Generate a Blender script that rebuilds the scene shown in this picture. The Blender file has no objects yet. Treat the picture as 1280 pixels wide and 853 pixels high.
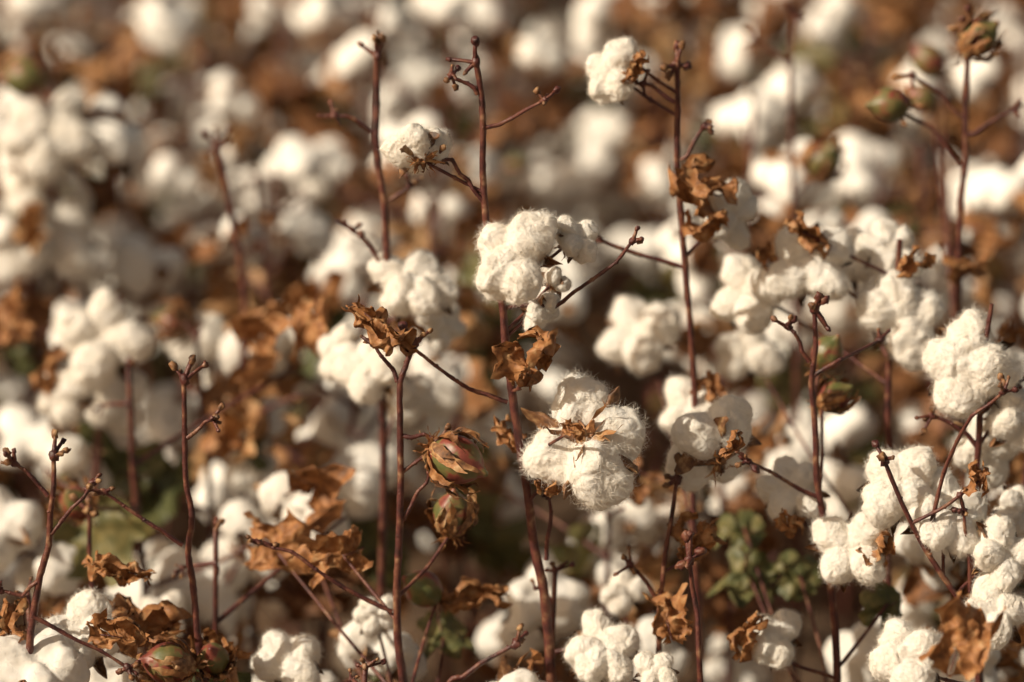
import bpy, bmesh, math, numpy as np
from mathutils import Vector, Matrix
rng = np.random.default_rng(11)
sc = bpy.context.scene
# ------------------------------------------------------------ noise
_perm = np.random.default_rng(5).permutation(256); _perm = np.concatenate([_perm,_perm,_perm])
_g = np.random.default_rng(6).normal(size=(256,3)); _g /= np.linalg.norm(_g,axis=1)[:,None]
def perlin(P):
    P=np.asarray(P,float); I=np.floor(P).astype(int); F=P-I; W=F*F*F*(F*(F*6-15)+10); I=I&255
    out=np.zeros(len(P))
    for a in (0,1):
        for b in (0,1):
            for c in (0,1):
                h=_perm[_perm[_perm[(I[:,0]+a)&255]+((I[:,1]+b)&255)]+((I[:,2]+c)&255)]
                g=_g[h]; d=F-np.array([a,b,c])
                w=(W[:,0] if a else 1-W[:,0])*(W[:,1] if b else 1-W[:,1])*(W[:,2] if c else 1-W[:,2])
                out+=w*(g*d).sum(1)
    return out*1.6
# ------------------------------------------------------------ mesh accumulator
LINT,BUR,STEM,DRY,GREEN,CLOSED,LINTF=range(7)
class Piece:
    def __init__(s): s.V=[];s.T=[];s.Tm=[];s.Q=[];s.Qm=[];s.n=0
    def add(s,V,T=None,Q=None,mat=0):
        V=np.asarray(V,float)
        if T is not None and len(T): s.T.append(np.asarray(T)+s.n); s.Tm.append(np.full(len(T),mat))
        if Q is not None and len(Q): s.Q.append(np.asarray(Q)+s.n); s.Qm.append(np.full(len(Q),mat))
        s.V.append(V); s.n+=len(V)
    def pack(s):
        V=np.concatenate(s.V)
        T=np.concatenate(s.T) if s.T else np.zeros((0,3),int); Tm=np.concatenate(s.Tm) if s.T else np.zeros(0,int)
        Q=np.concatenate(s.Q) if s.Q else np.zeros((0,4),int); Qm=np.concatenate(s.Qm) if s.Q else np.zeros(0,int)
        return V,T,Tm,Q,Qm
    def add_packed(s,pk,M,loc):
        V,T,Tm,Q,Qm=pk
        s.V.append(V@np.asarray(M).T+np.asarray(loc))
        if len(T): s.T.append(T+s.n); s.Tm.append(Tm)
        if len(Q): s.Q.append(Q+s.n); s.Qm.append(Qm)
        s.n+=len(V)
    def mesh(s,name):
        V,T,Tm,Q,Qm=s.pack(); me=bpy.data.meshes.new(name)
        me.vertices.add(len(V)); me.vertices.foreach_set('co',V.astype(np.float32).ravel())
        L=np.concatenate([T.ravel(),Q.ravel()]).astype(np.int32)
        me.loops.add(len(L)); me.loops.foreach_set('vertex_index',L)
        np_=len(T)+len(Q); me.polygons.add(np_)
        st=np.concatenate([np.arange(len(T))*3,len(T)*3+np.arange(len(Q))*4]).astype(np.int32)
        me.polygons.foreach_set('loop_start',st)
        me.polygons.foreach_set('material_index',np.concatenate([Tm,Qm]).astype(np.int32))
        me.polygons.foreach_set('use_smooth',np.ones(np_,bool))
        for m in MATS: me.materials.append(m)
        me.update(calc_edges=True)
        return me
ICO={}
def ico(l):
    if l not in ICO:
        bm=bmesh.new(); bmesh.ops.create_icosphere(bm,subdivisions=l,radius=1)
        ICO[l]=(np.array([v.co[:] for v in bm.verts]),np.array([[v.index for v in f.verts] for f in bm.faces])); bm.free()
    return ICO[l]
def frame(d,roll=0.0):
    z=np.asarray(d,float); z=z/np.linalg.norm(z)
    a=np.array([0,0,1.]) if abs(z[2])<0.9 else np.array([1.,0,0])
    x=np.cross(a,z); x/=np.linalg.norm(x); y=np.cross(z,x)
    c,s_=math.cos(roll),math.sin(roll)
    return np.stack([x*c+y*s_,-x*s_+y*c,z],1)
def catmull(P,k=5):
    P=np.asarray(P,float)
    if len(P)<3: 
        t=np.linspace(0,1,k+1)[:,None]; return P[0]*(1-t)+P[-1]*t
    E=np.vstack([2*P[0]-P[1],P,2*P[-1]-P[-2]]); out=[]
    for i in range(1,len(E)-2):
        for t in np.arange(k)/k:
            a,b,c,d=E[i-1],E[i],E[i+1],E[i+2]
            cr=0.5*((2*b)+(-a+c)*t+(2*a-5*b+4*c-d)*t*t+(-a+3*b-3*c+d)*t**3)
            out.append(0.45*cr+0.55*(b+(c-b)*t))
    out.append(E[-2]); return np.array(out)
def tube(pc,P,R,mat=STEM,sides=7,k=5,rough=0.08):
    C=catmull(np.column_stack([np.asarray(P,float),np.asarray(R,float)]),k)
    pts=C[:,:3]; rad=np.maximum(C[:,3],0.0003); n=len(pts)
    T=np.gradient(pts,axis=0); T/=np.linalg.norm(T,axis=1)[:,None]+1e-9
    ref=np.array([0.31,0.9,0.2]) if abs(T[0]@np.array([0.31,0.9,0.2]))<0.85 else np.array([1.,0,0])
    X=np.cross(np.tile(ref,(n,1)),T); X/=np.linalg.norm(X,axis=1)[:,None]+1e-9; Y=np.cross(T,X)
    a=np.arange(sides)/sides*2*math.pi
    jit=1+rough*rng.normal(size=(n,sides))
    V=(pts[:,None,:]+(X[:,None,:]*np.cos(a)[None,:,None]+Y[:,None,:]*np.sin(a)[None,:,None])*(rad[:,None]*jit)[:,:,None]).reshape(-1,3)
    Q=[]
    for i in range(n-1):
        for j in range(sides):
            b=(j+1)%sides; Q.append((i*sides+j,i*sides+b,(i+1)*sides+b,(i+1)*sides+j))
    V=np.vstack([V,pts[-1]+T[-1]*rad[-1]*0.6]); e=len(V)-1
    Tt=[((n-1)*sides+j,(n-1)*sides+(j+1)%sides,e) for j in range(sides)]
    pc.add(V,Tt,Q,mat)
    return pts
def knob(pc,p,r,mat=STEM,d=(0,0,1),l=1.3,lev=2):
    V,F=ico(lev); V=V*(1+0.2*rng.normal(size=(len(V),1)))*np.array([1,1,l])*r
    pc.add(V@frame(d,rng.uniform(0,6)).T+np.asarray(p),F,None,mat)
# ------------------------------------------------------------ boll
def patch(pc,f,nu,nv,mat):
    u,v=np.meshgrid(np.linspace(0,1,nu),np.linspace(-1,1,nv),indexing='ij')
    V=f(u.ravel(),v.ravel()); Q=[]
    for i in range(nu-1):
        for j in range(nv-1): Q.append((i*nv+j,i*nv+j+1,(i+1)*nv+j+1,(i+1)*nv+j))
    pc.add(V,None,Q,mat)
def carpel(pc,ang,L,lift,sd,w0=0.15,nu=9,nv=7):
    def f(u,v):
        w=w0*np.power(np.clip(np.sin(math.pi*(0.12+0.88*u)),0,1),0.9)*(1-0.35*u)
        r=0.02+L*u; z=-0.05+lift*u**0.8*L*1.2-0.16*u**3*L
        y=w*v; z=z+0.16*v*v*np.sin(math.pi*np.clip(u,0,1)*0.9+0.2)-0.03*(1-np.abs(v))
        P=np.stack([r,y,z],1); P[:,2]+=0.03*perlin(P*12+sd); P[:,1]+=0.035*perlin(P*9+sd+7)
        c,s_=math.cos(ang),math.sin(ang)
        return np.stack([P[:,0]*c-P[:,1]*s_,P[:,0]*s_+P[:,1]*c,P[:,2]],1)
    patch(pc,f,nu,nv,BUR)
    def g(u,v):
        P=f(u,v); return P*np.array([0.985,0.985,1])+np.array([0,0,-0.012])
    patch(pc,g,nu,nv,BUR)
def bract(pc,ang,L,W,elev,sd,mat=DRY):
    r=np.random.default_rng(int(sd*100)); nt=int(r.integers(5,8))
    for k in range(nt):
        a2=ang+(k/(nt-1)-0.5)*W*7+r.normal()*0.1; l=L*r.uniform(0.5,1.15); tw=r.normal()*1.6; e2=elev+r.normal()*0.32; sdd=r.uniform(0,90); w0=0.026
        def f(u,v):
            w=w0*(0.5+np.sin(math.pi*(0.15+0.8*u)))*(1-u*0.75)
            rr=u*l; yy=w*v*np.cos(tw*u); zz=w*v*np.sin(tw*u)
            P=np.stack([0.03+rr*math.cos(e2),yy,-0.07+rr*math.sin(e2)-0.25*l*u*u+zz],1)
            n=np.stack([perlin(P*9+sdd),perlin(P*9+sdd+20),perlin(P*9+sdd+40)],1); P=P+n*0.10*u[:,None]
            c,s_=math.cos(a2),math.sin(a2)
            return np.stack([P[:,0]*c-P[:,1]*s_,P[:,0]*s_+P[:,1]*c,P[:,2]],1)
        patch(pc,f,7,3,mat)
def sabs(x,e=0.10): return np.sqrt(x*x+e*e)-e
def fuse(parts,voxel,smooth):
    """merge the overlapping locks of lint into one skin"""
    bm=[];F=[];n=0
    for V,f in parts: bm.append(V); F.append(f+n); n+=len(V)
    V=np.concatenate(bm); F=np.concatenate(F)
    me=bpy.data.meshes.new('tmp'); me.from_pydata(V.tolist(),[],F.tolist()); o=bpy.data.objects.new('tmp',me); sc.collection.objects.link(o)
    m=o.modifiers.new('r','REMESH'); m.mode='VOXEL'; m.voxel_size=voxel; m.adaptivity=0
    m=o.modifiers.new('s','SMOOTH'); m.factor=0.5; m.iterations=smooth
    dg=bpy.context.evaluated_depsgraph_get(); e=bpy.data.meshes.new_from_object(o.evaluated_get(dg))
    co=np.empty(len(e.vertices)*3); e.vertices.foreach_get('co',co); no=np.empty(len(e.vertices)*3); e.vertices.foreach_get('normal',no)
    li=np.empty(len(e.loops),int); e.loops.foreach_get('vertex_index',li)
    Q=li.reshape(-1,4)
    bpy.data.objects.remove(o); bpy.data.meshes.remove(me); bpy.data.meshes.remove(e)
    return co.reshape(-1,3),no.reshape(-1,3),Q
def make_boll(seed,q_,fuzz,nl=None,droop=0.0,mat=LINT,nb=3):
    # q_: 2 close-up, 1 near plants, 0 far plants
    r=np.random.default_rng(seed); pc=Piece(); nl=nl or int(r.choice([4,4,5])); a0=r.uniform(0,6.28); parts=[]
    for i in range(nl+1):
        V,F=ico(4); sd=r.uniform(0,200,3)
        n1=perlin(V*0.9+sd); n2=sabs(perlin(V*1.5+sd+9),0.12)
        rad=0.98+0.20*n1+0.14*n2
        if i<nl:
            ang=a0+i*2*math.pi/nl+r.normal()*0.17
            ax=np.array([r.uniform(0.28,0.35),r.uniform(0.225,0.28),r.uniform(0.22,0.285)])
            if nl==5: ax[1]*=0.88
            el=r.uniform(0.0,0.8)-droop*r.uniform(0.3,1.2); rr=(0.225+r.normal()*0.03); h=0.20+0.11*math.sin(el)+r.normal()*0.03
        else:
            ang=r.uniform(0,6.28); ax=np.array([0.21,0.20,0.21]); el=0; rr=0.02; h=0.21
        W=V*rad[:,None]*ax
        ce,se=math.cos(el),math.sin(el)
        R1=np.array([[ce,0,-se],[0,1,0],[se,0,ce]]); c,s_=math.cos(ang),math.sin(ang)
        R2=np.array([[c,-s_,0],[s_,c,0],[0,0,1]]); parts.append((W@(R2@R1).T+R2@np.array([rr,0,h]),F))
    V,Nn,Q=fuse(parts,[0.05,0.027,0.0135][q_],[1,4,8][q_])
    sd=r.uniform(0,100,3)
    if q_==2:
        w=np.stack([perlin(V*4+sd),perlin(V*4+sd+9),perlin(V*4+sd+18)],1)*0.12
        q=V+w
        fib=1-np.abs(perlin(q*np.array([22,22,9])+sd))*2
        d=0.030*perlin(q*4.0+sd)+0.018*perlin(q*8+sd)+0.009*perlin(q*17+sd)+0.006*fib
    elif q_==1: d=0.034*perlin(V*4.0+sd)+0.018*perlin(V*8+sd)+0.008*perlin(V*16+sd)
    else: d=0.035*perlin(V*4.2+sd)+0.020*perlin(V*9+sd)
    V=V+Nn*d[:,None]
    pc.add(V,None,Q,mat)
    if fuzz:
        N=fuzz; idx=r.integers(0,len(V),N); p=V[idx]; nrm=Nn[idx]
        t=r.normal(size=(N,3)); t-=nrm*(t*nrm).sum(1)[:,None]; t/=np.linalg.norm(t,axis=1)[:,None]
        t2=np.cross(nrm,t); ln=r.uniform(0.02,0.115,(N,1)); cu=r.normal(size=(N,1))*0.5; up=r.uniform(0.05,0.75,(N,1))**1.3
        p1=p+t*ln*0.5+nrm*ln*up*0.6; p2=p+t*ln*0.85+t2*ln*cu+nrm*ln*up
        sv=t2+r.normal(size=(N,3))*0.25; sv/=np.linalg.norm(sv,axis=1)[:,None]; w=0.0010
        A=np.stack([p-sv*w,p+sv*w,p1-sv*w,p1+sv*w,p2-sv*w*0.3,p2+sv*w*0.3],1).reshape(-1,3)
        b=np.arange(N)[:,None]*6
        pc.add(A,None,np.vstack([b+np.array([[0,1,3,2]]),b+np.array([[2,3,5,4]])]),mat)
    lo=q_==0
    for i in range(nl):
        carpel(pc,a0+(i+0.5)*2*math.pi/nl+r.normal()*0.1,r.uniform(0.46,0.57),r.uniform(0.15,0.6)-droop*0.3,r.uniform(0,90),r.uniform(0.10,0.14),5 if lo else 10,4 if lo else 8)
    for i in range(nb):
        bract(pc,a0+i*6.28/nb+r.normal()*0.3,r.uniform(0.18,0.33),r.uniform(0.10,0.17),r.uniform(-0.2,0.35),r.uniform(0,90))
    V,F=ico(2 if lo else 3); pc.add(V*np.array([0.07,0.07,0.05])+np.array([0,0,-0.05]),F,None,BUR)
    return pc.pack()
def make_closed(seed,level=4,big_bract=True,spread=0.0):
    r=np.random.default_rng(seed); pc=Piece(); V,F=ico(level); z=V[:,2]; a=np.arctan2(V[:,1],V[:,0])
    k=np.where(z>0,1-0.45*np.abs(z)**2.2,1.0)*(1-0.07*np.abs(np.cos(a*2))**8)
    W=np.stack([V[:,0]*k*0.36,V[:,1]*k*0.36,0.40+z*0.44+np.where(z>0.9,(z-0.9)*0.9,0)],1)
    W+=0.012*perlin(V*5+seed)[:,None]; pc.add(W,F,None,CLOSED)
    for i in range(3 if big_bract else 0):
        for k in range(6):
            ang=i*2.09+(k-2.5)*0.33+r.normal()*0.12; sd=r.uniform(0,90); L=r.uniform(0.55,1.2); tw=r.normal()*0.5
            def f(u,v,ang=ang,sd=sd,L=L,tw=tw):
                w=0.21*(1-u)**0.6+0.015
                rad=0.40*np.sin(math.pi*np.clip(0.10+0.66*u,0,1))+0.05+spread*u*u+0.05*tw*v*u
                th=ang+v*w+tw*u*0.5; P=np.stack([np.cos(th)*rad,np.sin(th)*rad,-0.03+u*L*0.85],1)
                n=np.stack([perlin(P*5+sd),perlin(P*5+sd+20),perlin(P*5+sd+40)],1); n2=np.stack([perlin(P*13+sd),perlin(P*13+sd+20),perlin(P*13+sd+40)],1)
                return P+n*0.09*u[:,None]+n2*0.04
            patch(pc,f,11,5,BUR if (k%2) else DRY)
    for i in range(3): bract(pc,i*2.1+1,0.3,0.14,-0.1,seed%7+i)
    return pc.pack()
def make_leaf(seed,mat=DRY,curl=1.0,nt=56,nr=9):
    r=np.random.default_rng(seed); pc=Piece()
    th=np.linspace(-math.pi*0.97,math.pi*0.97,nt); lobes=[(0,1.0,0.36),(0.98,0.82,0.34),(-0.98,0.82,0.34),(1.95,0.5,0.35),(-1.95,0.5,0.35)]
    R=np.full(nt,0.32)
    for c,l,w in lobes: R=np.maximum(R,0.26+l*0.34*np.exp(-((th-c-r.normal()*0.05)/w)**2)*r.uniform(0.85,1.1))
    R+=0.02*np.sin(th*13+seed)+0.015*r.normal(size=nt)*curl; t=np.linspace(0,1,nr)
    x=(t[:,None]*R[None,:]*np.cos(th)).ravel()+0.02; y=(t[:,None]*R[None,:]*np.sin(th)).ravel()
    tt=np.repeat(t,nt); aa=np.tile(th,nr)
    vein=0.035*np.abs(np.sin((aa)*1.6))*tt
    P=np.stack([x,y,vein],1); sd=r.uniform(0,99)
    P[:,2]+=(0.08+0.09*curl)*perlin(P*3.4+sd)+0.07*curl*perlin(P*8+sd)
    k=curl*r.uniform(3.5,7.0)*(1 if r.random()<0.5 else -1)
    yy=P[:,1].copy(); zz=P[:,2].copy(); P[:,1]=np.sin(k*yy)*(1/k-zz)*0.95; P[:,2]=1/k-np.cos(k*yy)*(1/k-zz)
    k=curl*r.uniform(1.5,4)*(1 if r.random()<0.5 else -1)
    yy=P[:,0].copy(); zz=P[:,2].copy(); P[:,0]=np.sin(k*yy)*(1/k-zz); P[:,2]=1/k-np.cos(k*yy)*(1/k-zz)
    n=np.stack([perlin(P*3+sd),perlin(P*3+sd+20),perlin(P*3+sd+40)],1); P+=n*0.15*curl
    n=np.stack([perlin(P*7+sd),perlin(P*7+sd+20),perlin(P*7+sd+40)],1); P+=n*0.080*curl
    n=np.stack([perlin(P*16+sd),perlin(P*16+sd+20),perlin(P*16+sd+40)],1); P+=n*0.028*curl
    Q=[]
    for i in range(nr-1):
        for j in range(nt-1): Q.append((i*nt+j,i*nt+j+1,(i+1)*nt+j+1,(i+1)*nt+j))
    pc.add(P,None,Q,mat)
    tube(pc,[P[0]-np.array([0.28,0.02,0.05]),P[0]-np.array([0.12,0,-0.02]),P[0]],[0.012,0.010,0.009],STEM,5,3)
    return pc.pack()
# ------------------------------------------------------------ materials
def nodes(name):
    m=bpy.data.materials.new(name); m.use_nodes=True; nt=m.node_tree; return m,nt,nt.nodes,nt.links,nt.nodes['Principled BSDF']
def ramp(N,stops):
    r=N.new('ShaderNodeValToRGB'); e=r.color_ramp.elements
    while len(e)<len(stops): e.new(0.5)
    for el,(p,c) in zip(e,stops): el.position=p; el.color=(*c,1)
    return r
def bump(N,L,src,b,strength,dist):
    bp=N.new('ShaderNodeBump'); bp.inputs['Strength'].default_value=strength; bp.inputs['Distance'].default_value=dist
    L.new(src,bp.inputs['Height']); L.new(bp.outputs[0],b.inputs['Normal']); return bp
def world_noise(N,L,scale,detail=4):
    g=N.new('ShaderNodeNewGeometry'); n=N.new('ShaderNodeTexNoise'); n.inputs['Scale'].default_value=scale; n.inputs['Detail'].default_value=detail
    L.new(g.outputs['Position'],n.inputs['Vector']); return n,g
m_lint,nt,N,L,b=nodes('cotton_lint'); N.remove(b); b=N.new('ShaderNodeBsdfDiffuse')
n,g=world_noise(N,L,60,2); r=ramp(N,[(0.3,(0.85,0.81,0.74)),(0.65,(0.90,0.885,0.85))]); L.new(n.outputs[0],r.inputs[0]); L.new(r.outputs[0],b.inputs['Color'])
n2,_=world_noise(N,L,380,2); n2.inputs['Distortion'].default_value=1.2; bump(N,L,n2.outputs[0],b,0.33,0.0013)
t=N.new('ShaderNodeBsdfTranslucent'); t.inputs[0].default_value=(0.92,0.81,0.65,1); mix=N.new('ShaderNodeMixShader'); mix.inputs[0].default_value=0.25
L.new(b.outputs[0],mix.inputs[1]); L.new(t.outputs[0],mix.inputs[2]); L.new(mix.outputs[0],N['Material Output'].inputs[0])
m_lintf,nt,N,L,b=nodes('cotton_lint_field'); N.remove(b); b=N.new('ShaderNodeBsdfDiffuse'); b.inputs['Color'].default_value=(0.86,0.835,0.785,1); L.new(b.outputs[0],N['Material Output'].inputs[0])
m_bur,nt,N,L,b=nodes('boll_bur')
n,g=world_noise(N,L,120,3); r=ramp(N,[(0.3,(0.05,0.023,0.012)),(0.52,(0.19,0.085,0.034)),(0.72,(0.40,0.25,0.12))]); L.new(n.outputs[0],r.inputs[0]); L.new(r.outputs[0],b.inputs['Base Color'])
b.inputs['Roughness'].default_value=0.6; bump(N,L,n.outputs[0],b,0.6,0.002)
m_stem,nt,N,L,b=nodes('stem_bark')
n,g=world_noise(N,L,70,3); r=ramp(N,[(0.28,(0.030,0.010,0.009)),(0.48,(0.088,0.022,0.018)),(0.60,(0.14,0.048,0.028)),(0.76,(0.32,0.19,0.11))]); L.new(n.outputs[0],r.inputs[0]); L.new(r.outputs[0],b.inputs['Base Color'])
b.inputs['Roughness'].default_value=0.5; n2,_=world_noise(N,L,500,2); bump(N,L,n2.outputs[0],b,0.7,0.0012)
def leafmat(name,stops,trans,rough,sc2):
    m,nt,N,L,b=nodes(name); n,g=world_noise(N,L,sc2,4)
    mx=N.new('ShaderNodeMath'); mx.operation='MULTIPLY_ADD'; mx.inputs[1].default_value=0.50; L.new(g.outputs['Random Per Island'],mx.inputs[0])
    m2=N.new('ShaderNodeMath'); m2.operation='MULTIPLY_ADD'; m2.inputs[1].default_value=1.1; m2.inputs[2].default_value=-0.25; L.new(n.outputs[0],m2.inputs[0]); L.new(m2.outputs[0],mx.inputs[2])
    r=ramp(N,stops); L.new(mx.outputs[0],r.inputs[0]); L.new(r.outputs[0],b.inputs['Base Color']); b.inputs['Roughness'].default_value=rough
    bump(N,L,n.outputs[0],b,0.8,0.003)
    t=N.new('ShaderNodeBsdfTranslucent'); L.new(r.outputs[0],t.inputs[0]); mix=N.new('ShaderNodeMixShader'); mix.inputs[0].default_value=trans
    L.new(b.outputs[0],mix.inputs[1]); L.new(t.outputs[0],mix.inputs[2]); L.new(mix.outputs[0],N['Material Output'].inputs[0]); return m
m_dry=leafmat('dry_leaf',[(0.15,(0.055,0.028,0.015)),(0.38,(0.20,0.082,0.030)),(0.62,(0.38,0.168,0.060)),(0.88,(0.52,0.33,0.165))],0.22,0.6,110)
m_green=leafmat('green_leaf',[(0.15,(0.045,0.055,0.018)),(0.5,(0.095,0.10,0.035)),(0.85,(0.22,0.18,0.065))],0.2,0.55,70)
m_closed,nt,N,L,b=nodes('closed_boll')
n,g=world_noise(N,L,55,3); r=ramp(N,[(0.34,(0.085,0.095,0.028)),(0.48,(0.15,0.115,0.04)),(0.56,(0.21,0.05,0.032)),(0.72,(0.09,0.020,0.016))]); L.new(n.outputs[0],r.inputs[0]); L.new(r.outputs[0],b.inputs['Base Color'])
b.inputs['Roughness'].default_value=0.45; bump(N,L,n.outputs[0],b,0.4,0.002)
MATS=[m_lint,m_bur,m_stem,m_dry,m_green,m_closed,m_lintf]
m_soil,nt,N,L,b=nodes('field_soil')
n,g=world_noise(N,L,9,8); r=ramp(N,[(0.3,(0.06,0.035,0.02)),(0.6,(0.13,0.075,0.04)),(0.75,(0.20,0.12,0.065))]); L.new(n.outputs[0],r.inputs[0]); L.new(r.outputs[0],b.inputs['Base Color'])
b.inputs['Roughness'].default_value=0.95; bump(N,L,n.outputs[0],b,1,0.05)
# ------------------------------------------------------------ libraries
HB=[make_boll(100+i,2,8000,nl=[4,5,4,4,4,4][i],droop=[0,0,.5,0.1,.2,.8][i],nb=[3,3,4,3,5,3][i]) for i in range(6)]
NB=[make_boll(160+i,1,900,droop=[0,0.1,.3,.6,.9][i],mat=LINT,nb=3) for i in range(5)]
LB=[make_boll(200+i,0,0,droop=[0,0,.3,.6,.1,.9,0][i],mat=LINTF,nb=2) for i in range(7)]
HL=[make_leaf(300+i,DRY,[.9,1.1,.8,1.2,.7,1][i],90,16) for i in range(6)]
LL=[make_leaf(400+i,DRY,[1,1.1,.8,1.2,.6,1][i],26,5) for i in range(6)]
NL=[make_leaf(450+i,DRY,[1,1.1,.8,1.2,.7][i],54,10) for i in range(5)]
GL=[make_leaf(500+i,GREEN,[.55,.7,.45][i],40,8) for i in range(3)]
CB=[make_closed(600,4,True,0.0),make_closed(601,4,True,0.08),make_closed(602,4,False)]
CL=[make_closed(610,3,False,0.0),make_closed(611,3,True,0.2),make_closed(612,3,False)]
def lib_mesh(pk,name):
    p=Piece(); p.add_packed(pk,np.eye(3),(0,0,0)); return p.mesh(name)
HBm=[lib_mesh(p,'open_boll_mesh') for p in HB]; HLm=[lib_mesh(p,'dry_leaf_mesh') for p in HL]
GLm=[lib_mesh(p,'green_leaf_mesh') for p in GL]; CBm=[lib_mesh(p,'closed_boll_mesh') for p in CB]
def tip_tuft(pc,p,d,s=1.0,lev=2):
    d=np.asarray(d,float); d/=np.linalg.norm(d)+1e-9
    knob(pc,p,0.0021*s,d=d,lev=lev)
    for k in range(rng.integers(3,6)):
        dd=d*0.8+rng.normal(size=3)*0.7; dd/=np.linalg.norm(dd); q=p+dd*0.009*s*rng.uniform(.4,1.3)
        tube(pc,[p,q],[0.0013*s,0.0008*s],STEM,5 if lev>1 else 3,2,0.2); knob(pc,q,0.0014*s*rng.uniform(.7,1.5),d=dd,mat=BUR if rng.random()<.6 else STEM,lev=lev)
# ------------------------------------------------------------ field plant prototypes
def field_plant(seed,H,bl,ll):
    global rng
    rng=np.random.default_rng(seed); pc=Piece(); leafy=rng.uniform(0.5,1.0); bolly=rng.uniform(0.45,0.95)
    lean=rng.normal(size=2)*0.04; zs=np.linspace(0,H,9)
    P=np.stack([lean[0]*zs**1.5+rng.normal(size=9)*0.006,lean[1]*zs**1.5+rng.normal(size=9)*0.006,zs],1); P[0,:2]=0
    tube(pc,P,np.linspace(0.0065,0.0028,9),STEM,6,2); tip_tuft(pc,P[-1],(0,0,1),1.6,1)
    z=0.45; az=rng.uniform(0,6)
    while z<H-0.03:
        i=z/H*8; i0=int(i); p=P[i0]+(P[min(i0+1,8)]-P[i0])*(i-i0); top=(H-z)
        d=np.array([math.cos(az),math.sin(az),rng.uniform(0.35,0.9)]); d/=np.linalg.norm(d)
        bare=top<0.10
        Lb=rng.uniform(0.03,0.07) if bare else rng.uniform(0.07,0.20)
        mid=p+d*Lb*0.5+rng.normal(size=3)*0.008; end=p+d*Lb+np.array([0,0,-0.012]); 
        tube(pc,[p,mid,end],[0.0032,0.0026,0.002],STEM,5,2)
        if bare: tip_tuft(pc,end,d,1.2,1)
        else:
            for q,pr in ((end,bolly),(mid,0.22)):
                if rng.random()<pr:
                    bd=d*rng.uniform(0.2,1.0)+np.array([0,0,rng.uniform(-0.5,0.9)])+rng.normal(size=3)*0.35
                    s=rng.uniform(0.072,0.106)
                    if rng.random()<0.88: pc.add_packed(bl[rng.integers(len(bl))],frame(bd,rng.uniform(0,6))*s,q)
                    else: pc.add_packed(CL[rng.integers(3)],frame(bd,rng.uniform(0,6))*0.044,q)
            for _ in range(rng.integers(1,4)):
                if rng.random()<leafy:
                    s=rng.uniform(0.08,0.13); ld=np.array([rng.normal(),rng.normal(),rng.uniform(-1,0.6)])
                    lib=GL if (z<H*0.84 and rng.random()<0.22) else ll
                    pc.add_packed(lib[rng.integers(len(lib))],frame(ld,rng.uniform(0,6))*s,mid+rng.normal(size=3)*0.02)
        az+=2.4+rng.normal()*0.3; z+=rng.uniform(0.036,0.057)
    return pc.pack()
HP=[1.0,1.05,1.1,0.98,1.06,1.15,0.95,1.02]
PROT=[field_plant(1000+i,h,LB,LL) for i,h in enumerate(HP)]
HN=[0.90,0.95,0.86,0.92,0.88]
PRON=[field_plant(1100+i,h,NB,NL) for i,h in enumerate(HN)]
def obj(name,me,parent=None,loc=(0,0,0),M=None,s=1.0):
    o=bpy.data.objects.new(name,me); sc.collection.objects.link(o)
    if M is not None: 
        mm=Matrix([list(r) for r in M]).to_quaternion(); o.rotation_mode='QUATERNION'; o.rotation_quaternion=mm
    o.location=loc; o.scale=(s,s,s); o.parent=parent; return o
# ground
bm=bmesh.new(); bmesh.ops.create_grid(bm,x_segments=120,y_segments=120,size=150)
for v in bm.verts: v.co.z=0.02*math.sin(v.co.x*1.3)*math.sin(v.co.y*0.7)
me=bpy.data.meshes.new('ground'); bm.to_mesh(me); bm.free(); me.materials.append(m_soil)
obj('ground',me)
# ------------------------------------------------------------ camera numbers
CAMZ=2.15; PITCH=math.radians(17.0); LENS=135.0; S=36/LENS/1280
F_=np.array([0,math.cos(PITCH),-math.sin(PITCH)]); U_=np.array([0,math.sin(PITCH),math.cos(PITCH)]); R_=np.array([1.,0,0])
def W(px,py,y):
    d=F_+R_*(px-640)*S+U_*(426.5-py)*S; return np.array([0,0,CAMZ])+d*(y/d[1])
# ------------------------------------------------------------ field: patches of joined plants
field=bpy.data.objects.new('cotton_field',None); sc.collection.objects.link(field)
def stand(seed,x0,x1,y0,y1,height,name,PR,HH,step=0.262,prob=0.88,smin=0.95):
    r=np.random.default_rng(seed); pc=Piece(); cx,cy=(x0+x1)/2,(y0+y1)/2
    y=y0+step/2
    while y<y1:
        x=x0+step/2
        while x<x1:
            px=x+r.uniform(-.12,.12); py=y+r.uniform(-.12,.12); i=r.integers(len(PR)); tgt=r.uniform(*height(py))
            if r.random()<prob:
                s=tgt/HH[i]; sx=max(s,smin); M=frame((r.normal()*0.05,r.normal()*0.05,1),r.uniform(0,6.28))@np.diag([sx,sx,s])
                pc.add_packed(PR[i],M,(px-cx,py-cy,0))
            x+=step
        y+=step
    return pc.mesh(name),(cx,cy)
rng=np.random.default_rng(77)
me,c=stand(21,-1.1,1.1,2.3,4.16,lambda y:(0.72,0.80) if y<3 else ((0.78,0.87) if y<3.5 else (0.86,0.98)),'near_plants',PRON,HN,prob=0.85,smin=0.9)
obj('near_plants',me,field,(c[0],c[1],0))
PS=1.33
ST=[stand(30+k,0,PS,0,PS,lambda y:(0.92,1.16),'plant_stand',PROT,HP)[0] for k in range(4)]
for j in range(6):
    for i in range(-2,3):
        q=int(rng.integers(0,4)); o=obj('plant_stand',ST[int(rng.integers(0,4))],field,(i*PS,4.2+PS/2+j*PS,0)); o.rotation_euler=(0,0,q*math.pi/2)
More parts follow.
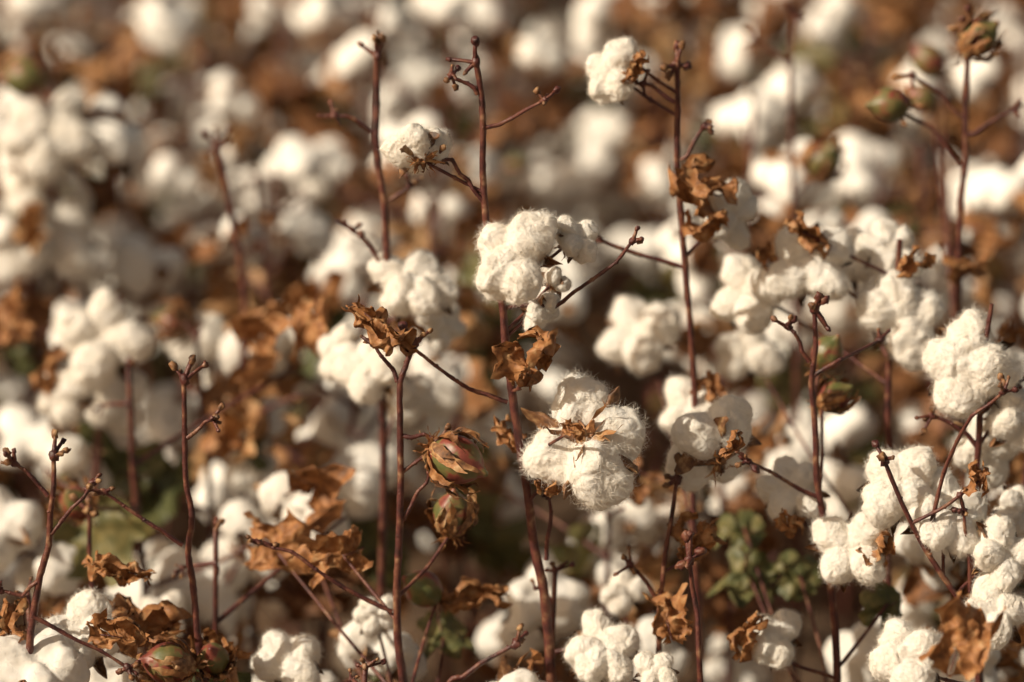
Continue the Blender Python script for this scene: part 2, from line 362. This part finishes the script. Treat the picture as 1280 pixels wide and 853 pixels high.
# ------------------------------------------------------------ individually modelled plants
def hero(y,stem,branches=(),bolls=(),leaves=(),closed=(),green=(),tuft=True,rtop=2.1,rbot=4.6):
    pts=[W(a,b,y+(c[0] if c else 0)) for a,b,*c in stem]
    last=pts[-1]; base=np.array([last[0]+rng.normal()*0.03,last[1]+rng.normal()*0.02,0])
    pts=pts+[last*0.55+base*0.45+np.array([rng.normal()*0.01,0,0]),base]
    e=bpy.data.objects.new('cotton_plant',None); sc.collection.objects.link(e); e.location=base; e.empty_display_size=0.1
    pc=Piece(); n=len(pts); px=S*y*1.4
    rad=[px*(rtop+(rbot-rtop)*min(1,i/max(1,n-3))) for i in range(n)]
    P0=[p-base for p in pts]; P1=[P0[0]]; R1=[rad[0]]
    for i in range(1,n):
        P1+= [(P0[i-1]+P0[i])/2+rng.normal(size=3)*0.0018,P0[i]]; R1+=[(rad[i-1]+rad[i])/2,rad[i]]
    line=tube(pc,P1,R1,STEM,9,8,0.06)
    px=S*y*1.25
    if tuft: tip_tuft(pc,P0[0],P0[0]-P0[1],2.1)
    for q in line[4:-16:4]:
        if rng.random()<0.8:
            a=rng.uniform(0,6.28); dd=np.array([math.cos(a),math.sin(a),0.5]); knob(pc,q+dd*px*2.0,px*rng.uniform(1.2,2.2),d=dd,l=0.9)
    for br in branches:
        Pb=[W(a,b,y+(c[0] if c else 0.0))-base for a,b,*c in br]
        Pn=[Pb[0]]
        for i in range(1,len(Pb)): 
            Pn.append((Pb[i-1]+Pb[i])/2+rng.normal(size=3)*0.0016); Pn.append(Pb[i])
        tube(pc,Pn,np.linspace(px*2.6,px*1.7,len(Pn)),STEM,7,5,0.09)
        for q in Pn[1:-1]: knob(pc,q,px*2.2,d=(rng.normal(),rng.normal(),1),l=1)
        tip_tuft(pc,Pn[-1],Pn[-1]-Pn[-2],1.6)
    def link(target,py):
        L_=np.array(line); cand=L_[L_[:,2]<target[2]-0.01]
        if not len(cand): cand=L_
        d=np.linalg.norm(cand-target,axis=1); st=cand[d.argmin()]; dist=np.linalg.norm(target-st)
        low=cand[np.abs(cand[:,2]-(target[2]-0.45*dist-0.01)).argmin()]
        mid=(low+target)/2+np.array([rng.normal()*0.003,rng.normal()*0.005,-0.003])
        tube(pc,[low,mid,target],[px*2.3,px*1.9,px*1.7],STEM,6,6,0.08); knob(pc,mid,px*2.1)
    for (bx,by,sz,v,d,*c) in bolls:
        yy=y+(c[0] if c else 0); s=sz*S*yy*0.95; d=np.asarray(d,float); d/=np.linalg.norm(d)
        ctr=W(bx,by,yy)-base; o=ctr-d*s*0.19; obj('open_boll',HBm[v],e,o,frame(d,rng.uniform(0,6.28) if len(c)<2 else c[1]),s)
        link(o-d*s*0.05,by)
    for (bx,by,sz,v,d,*c) in closed:
        yy=y+(c[0] if c else 0); s=sz*S*yy*1.08; d=np.asarray(d,float); d/=np.linalg.norm(d)
        o=W(bx,by,yy)-base-d*s*0.42; obj('closed_boll',CBm[v],e,o,frame(d,rng.uniform(0,6)),s)
        if not(len(c)>1 and c[1]): link(o,by)
    for (bx,by,sz,v,d,*c) in leaves:
        yy=y+(c[0] if c else 0); s=sz*S*yy*1.3; o=W(bx,by,yy)-base
        obj('dry_leaf',HLm[v],e,o,frame(d,rng.uniform(0,6)),s); 
        if rng.random()<0.6: link(o,by)
    for (bx,by,sz,v,d,*c) in green:
        yy=y+(c[0] if c else 0); s=sz*S*yy*1.1; o=W(bx,by,yy)-base
        obj('green_leaf',GLm[v],e,o,frame(d,rng.uniform(0,6)),s); link(o,by)
    obj('stem',pc.mesh('cotton_stem'),e)
    return e
hero(3.40,[(595,78),(604,160),(607,270),(628,380),(640,490),(660,620),(680,740),(690,860)],
 branches=[[(597,118),(583,104),(565,95)],[(606,160),(640,148),(680,126,-.02)],[(604,252),(585,225),(565,200),(545,196)],
           [(628,385),(695,383),(740,350,-.02),(790,302,-.03)],[(634,503),(590,488),(545,458),(490,420,.02)],[(683,700),(688,655),(686,620)]],
 bolls=[(642,322,130,3,(-.45,-.75,.5),-.04,0.6),(716,300,66,0,(.5,-.5,.6),-.01),(674,390,58,1,(.4,-.4,-.5),.01),(692,350,46,2,(.3,.4,.3),.04),
        (524,186,84,4,(-.25,.75,.65),.0),(735,556,176,5,(.15,.75,-.45),-.03,0.3),(688,580,70,3,(-.8,-.3,0),-.02)],
 leaves=[(466,400,92,0,(-.3,-.8,.5),-.02),(656,445,72,3,(.2,-.4,-.8),-.04),(640,545,50,1,(-.5,-.5,-.5),.05),(686,605,42,3,(0,-.5,-.8),-.04),(652,470,50,1,(-.2,-.4,-.8),-.03),(716,538,34,5,(0,-.8,.2),-.09)],rtop=2.7,rbot=5)
hero(3.38,[(518,430),(500,480),(501,600),(496,740),(505,860)],
 branches=[[(497,478),(485,455),(467,431)],[(503,545),(530,543),(548,550)],[(504,650),(522,615),(538,590)],[(490,765),(425,732),(365,690),(322,678)]],
 closed=[(574,576,84,1,(.75,-.45,-.25),-.02),(566,640,68,0,(0.05,-.2,.95),.05),(527,735,64,2,(-.6,-.3,.5),.10)],
 leaves=[(425,690,90,2,(.3,-.8,.3),.06),(340,682,100,4,(-.3,-.8,.4),.15),(605,745,72,1,(.2,-.8,.4),.12)],
 bolls=[(470,772,60,1,(0,-.5,.6),.12),(380,660,70,2,(0,-.6,.6),.30)],green=[(555,790,90,0,(.1,-.6,.7),.2),(480,820,90,1,(-.2,-.6,.7),.15)],rtop=2.4,rbot=4.2)
hero(3.36,[(230,475),(232,600),(235,690),(245,770),(256,860)],
 branches=[[(234,548),(250,535),(266,524)],[(228,682),(180,650),(130,615)]],
 closed=[(208,830,76,0,(-.8,-.3,.25),-.03)],leaves=[(268,820,75,2,(.3,-.6,.5),.02),(180,790,90,3,(-.3,-.8,.2),.04)],
 bolls=[(365,828,105,3,(-.2,-.5,.7),.05)],rtop=2.4,rbot=3.8)
hero(3.30,[(67,570),(63,640),(50,720),(35,860)],
 branches=[[(60,620),(40,597),(18,580)],[(64,668),(90,635),(116,603)],[(40,770),(95,800),(160,835)],[(50,725),(28,745),(0,738)]],
 leaves=[(20,785,85,1,(-.2,-.7,.4),.03),(160,715,85,0,(.2,-.8,.1),.1),(140,795,80,5,(.3,-.8,.3),-.04)],bolls=[(100,795,115,2,(0,-.5,.7),.05),(60,830,90,3,(-.4,-.5,.5),.03)],rtop=2.2,rbot=4)
hero(3.50,[(112,640),(117,750),(125,860)],leaves=[(25,820,90,2,(-.2,-.7,.4))],bolls=[(205,770,70,4,(.3,-.5,.5),.15)],rtop=2,rbot=3)
hero(3.68,[(471,70),(470,170),(480,250),(484,330),(478,450),(480,600),(470,860)],
 branches=[[(466,165),(445,150),(418,145)],[(481,252),(498,243),(512,232)],[(476,335),(460,305),(440,287)]],
 bolls=[(517,362,110,1,(.2,-.5,.7)),(548,410,75,3,(.6,-.5,.1),.05),(468,462,98,4,(-.3,-.6,.5),-.02),(425,440,70,2,(-.6,-.5,.3),.05),(515,500,80,5,(.4,-.5,-.2),.08)],
 leaves=[(505,395,60,2,(.4,-.7,.2)),(395,400,80,4,(-.5,-.6,.3),.1)],rtop=3.0,rbot=4)
hero(3.60,[(846,82),(846,200),(856,330),(868,480),(866,600),(870,720),(876,860)],
 branches=[[(843,128),(825,115),(803,105)],[(851,200),(866,180),(880,158)],[(856,335),(800,318),(750,300)]],
 bolls=[(765,92,88,3,(-.6,-.55,.45),0,1.0),(906,266,88,1,(.4,-.6,.2),.03),(888,556,130,2,(-.35,.6,.35),-.16,1.2),(868,512,100,4,(-.2,-.4,.7),.02),(800,420,108,0,(-.4,-.5,.6),.25)],
 leaves=[(886,235,80,3,(.1,-.6,-.6),-.02),(882,275,60,5,(.1,-.6,-.8),-.02),(795,80,38,1,(.6,-.5,.2),-.02),(895,500,60,0,(.2,-.5,.6),0),(912,560,36,1,(.2,-.8,.2),-.24)],rtop=2.6,rbot=3.6)
hero(3.78,[(1213,32),(1207,150),(1201,250),(1198,400),(1205,600),(1200,860)],
 branches=[[(1201,208),(1165,160),(1128,140)],[(1206,168),(1235,155),(1268,137)],[(1207,150),(1180,120),(1140,95)]],
 closed=[(1225,46,60,1,(.6,-.3,.6),0),(1110,131,58,2,(-.9,-.3,.05),0,1),(1160,75,54,2,(-.6,0,.6),.5),(1152,122,48,2,(-.5,0,.5),.4)],
 leaves=[(1215,330,55,4,(.3,-.6,-.6)),(1250,420,60,2,(.3,-.6,-.4))],bolls=[(1250,470,110,3,(.4,-.5,.5),.1)],rtop=2.6,rbot=3.6)
hero(3.44,[(1018,385),(1014,480),(1021,600),(1035,700),(1046,860)],
 branches=[[(1012,452),(1000,428),(985,409)],[(1022,622),(980,600),(935,577,-.05)],[(1016,470),(1050,450),(1100,425,.05)]],
 bolls=[(990,618,92,1,(-.3,-.5,.6),.04),(1062,687,110,0,(-.2,-.65,.5),-.04,2.0),(965,798,88,3,(0,-.6,.6),-.02)],
 closed=[(1035,440,56,2,(.3,-.2,.6),.1),(1045,495,52,0,(.5,-.2,.4),.1)],
 leaves=[(1100,690,45,3,(.4,-.7,0),-.06),(940,790,60,1,(-.3,-.6,.3),-.04),(985,650,50,5,(0,-.6,-.5),.0)],
 green=[(935,715,100,0,(-.1,-.7,.6),.2),(1000,720,90,1,(.2,-.7,.6),.2),(930,660,85,1,(0,-.5,.7),.25),(1110,755,75,1,(.2,-.7,.5),.05)],rtop=2.3,rbot=4)
hero(4.2,[(992,20),(988,120),(992,250),(995,400),(1000,700)],branches=[[(986,82),(965,65),(945,50)]],closed=[(1030,200,60,0,(.3,-.4,.6),-.1)],rtop=2.2,rbot=3)
hero(3.62,[(1125,300),(1118,400),(1110,520),(1105,640),(1110,860)],tuft=False,
 bolls=[(1130,395,128,3,(.15,-.7,.45)),(1012,330,116,2,(-.2,-.7,.4),0),(938,365,102,0,(-.5,-.6,.3),.05),(1110,318,85,1,(.1,-.5,.7),.04),(1060,325,80,4,(0,-.5,.6),.1),(935,440,90,3,(-.2,-.5,.3),.25)],
 leaves=[(1003,290,55,1,(.1,-.6,.5),-.02),(1140,325,40,3,(.2,-.7,.4),-.04),(960,325,40,5,(0,-.6,.6))],rtop=2.6)
hero(3.46,[(1240,380),(1225,470),(1220,600),(1215,720),(1225,860)],tuft=False,
 bolls=[(1210,456,136,5,(-.1,-.7,.35),0,0.5),(1266,522,98,3,(.5,-.6,.2)),(1235,560,98,2,(0,-.5,-.1),.05),(1268,640,70,1,(.4,-.6,.3))],
 branches=[[(1222,560),(1190,530),(1165,520)],[(1224,520),(1245,492),(1270,480)]],rtop=2.2)
hero(3.34,[(1105,575),(1148,672),(1205,760),(1225,860)],
 bolls=[(1122,612,116,4,(-.2,-.6,.6),.04),(1182,648,116,1,(.1,-.6,.5),.03),(1250,690,96,0,(.3,-.6,.4),0),(1240,765,98,2,(.1,-.5,.6),-.03),(1135,822,120,5,(-.2,-.5,.7),-.1)],
 branches=[[(1160,690),(1180,590),(1215,520,-.04),(1255,490,-.05)],[(1215,770),(1212,700),(1205,640)]],
 leaves=[(1200,808,105,4,(0,-.8,.4),-.22),(1225,600,40,3,(0,-.8,.4),0)],rtop=2,rbot=3.4)
hero(3.42,[(846,600),(832,690),(824,770),(820,860)],branches=[[(823,752),(808,728),(788,706)]],
 bolls=[(755,818,106,1,(-.1,-.6,.6),-.04),(780,740,70,3,(0,-.5,.5),.2)],leaves=[(872,665,55,3,(.1,-.5,-.8),0),(837,775,75,2,(.1,-.7,.5),-.03),(862,690,45,1,(0,-.5,-.8),0)],rtop=2,rbot=3)
hero(3.32,[(862,700),(872,770),(876,860)],bolls=[(820,840,60,2,(0,-.5,.6))],rtop=2,rbot=3)
hero(3.36,[(645,805),(600,830),(560,860)],rtop=1.7,rbot=3)
hero(4.0,[(272,185),(290,270),(306,380),(300,500),(310,700)],leaves=[(345,400,80,0,(0,-.6,.5)),(310,470,70,2,(0,-.7,.2))],bolls=[(320,530,85,1,(0,-.6,.6)),(312,590,80,5,(0,-.6,0)),(245,430,90,3,(-.4,-.5,.5),.1)],rtop=3,rbot=4)
hero(3.95,[(150,370),(130,480),(120,600),(115,780)],tuft=False,bolls=[(135,425,120,0,(0,-.7,.4)),(85,490,90,3,(-.5,-.5,.2)),(145,500,90,2,(.3,-.6,-.2))],leaves=[(70,460,65,1,(-.5,-.5,.4)),(15,400,80,2,(-.2,-.6,.4),.1)])
hero(4.4,[(60,100),(65,200),(75,330),(90,600)],tuft=False,bolls=[(62,175,124,1,(0,-.6,.5)),(70,300,120,0,(.1,-.6,.4)),(30,250,80,3,(-.5,-.5,.3))],closed=[(32,97,66,2,(-.9,-.2,0),-.1)])
# ------------------------------------------------------------ light
elev=math.radians(36); sd=np.array([-0.82,-0.40]); sd/=np.linalg.norm(sd)
to=Vector((sd[0]*math.cos(elev),sd[1]*math.cos(elev),math.sin(elev)))
sl=bpy.data.lights.new('sun','SUN'); sl.energy=5.0; sl.angle=math.radians(0.5); sl.color=(1,0.89,0.71)
so=bpy.data.objects.new('sun',sl); sc.collection.objects.link(so); so.rotation_euler=to.to_track_quat('Z','Y').to_euler(); so.location=(-5,-5,8)
w=bpy.data.worlds.new('World'); sc.world=w; w.use_nodes=True; N=w.node_tree.nodes; L=w.node_tree.links
sky=N.new('ShaderNodeTexSky'); sky.sky_type='NISHITA'; sky.sun_disc=False; sky.sun_elevation=elev; sky.sun_rotation=math.atan2(sd[0],sd[1]); sky.dust_density=4; sky.air_density=1.0
mul=N.new('ShaderNodeMix'); mul.data_type='RGBA'; mul.blend_type='MULTIPLY'; mul.inputs[0].default_value=1; mul.inputs[7].default_value=(1.0,0.77,0.52,1)
L.new(sky.outputs[0],mul.inputs[6]); L.new(mul.outputs[2],N['Background'].inputs[0]); N['Background'].inputs[1].default_value=0.095
sc.view_settings.view_transform='Standard'; sc.view_settings.look='None'; sc.view_settings.exposure=0
# ------------------------------------------------------------ camera
cd=bpy.data.cameras.new('camera'); cd.lens=LENS; cd.sensor_width=36; cd.clip_end=400; cd.clip_start=0.05
co=bpy.data.objects.new('camera',cd); sc.collection.objects.link(co); co.location=(0,0,CAMZ); co.rotation_euler=(math.pi/2-PITCH,0,0)
fp=W(640,400,3.37)-np.array([0,0,CAMZ]); cd.dof.use_dof=True; cd.dof.focus_distance=float(fp@F_); cd.dof.aperture_fstop=2.1; cd.dof.aperture_blades=9
sc.camera=co
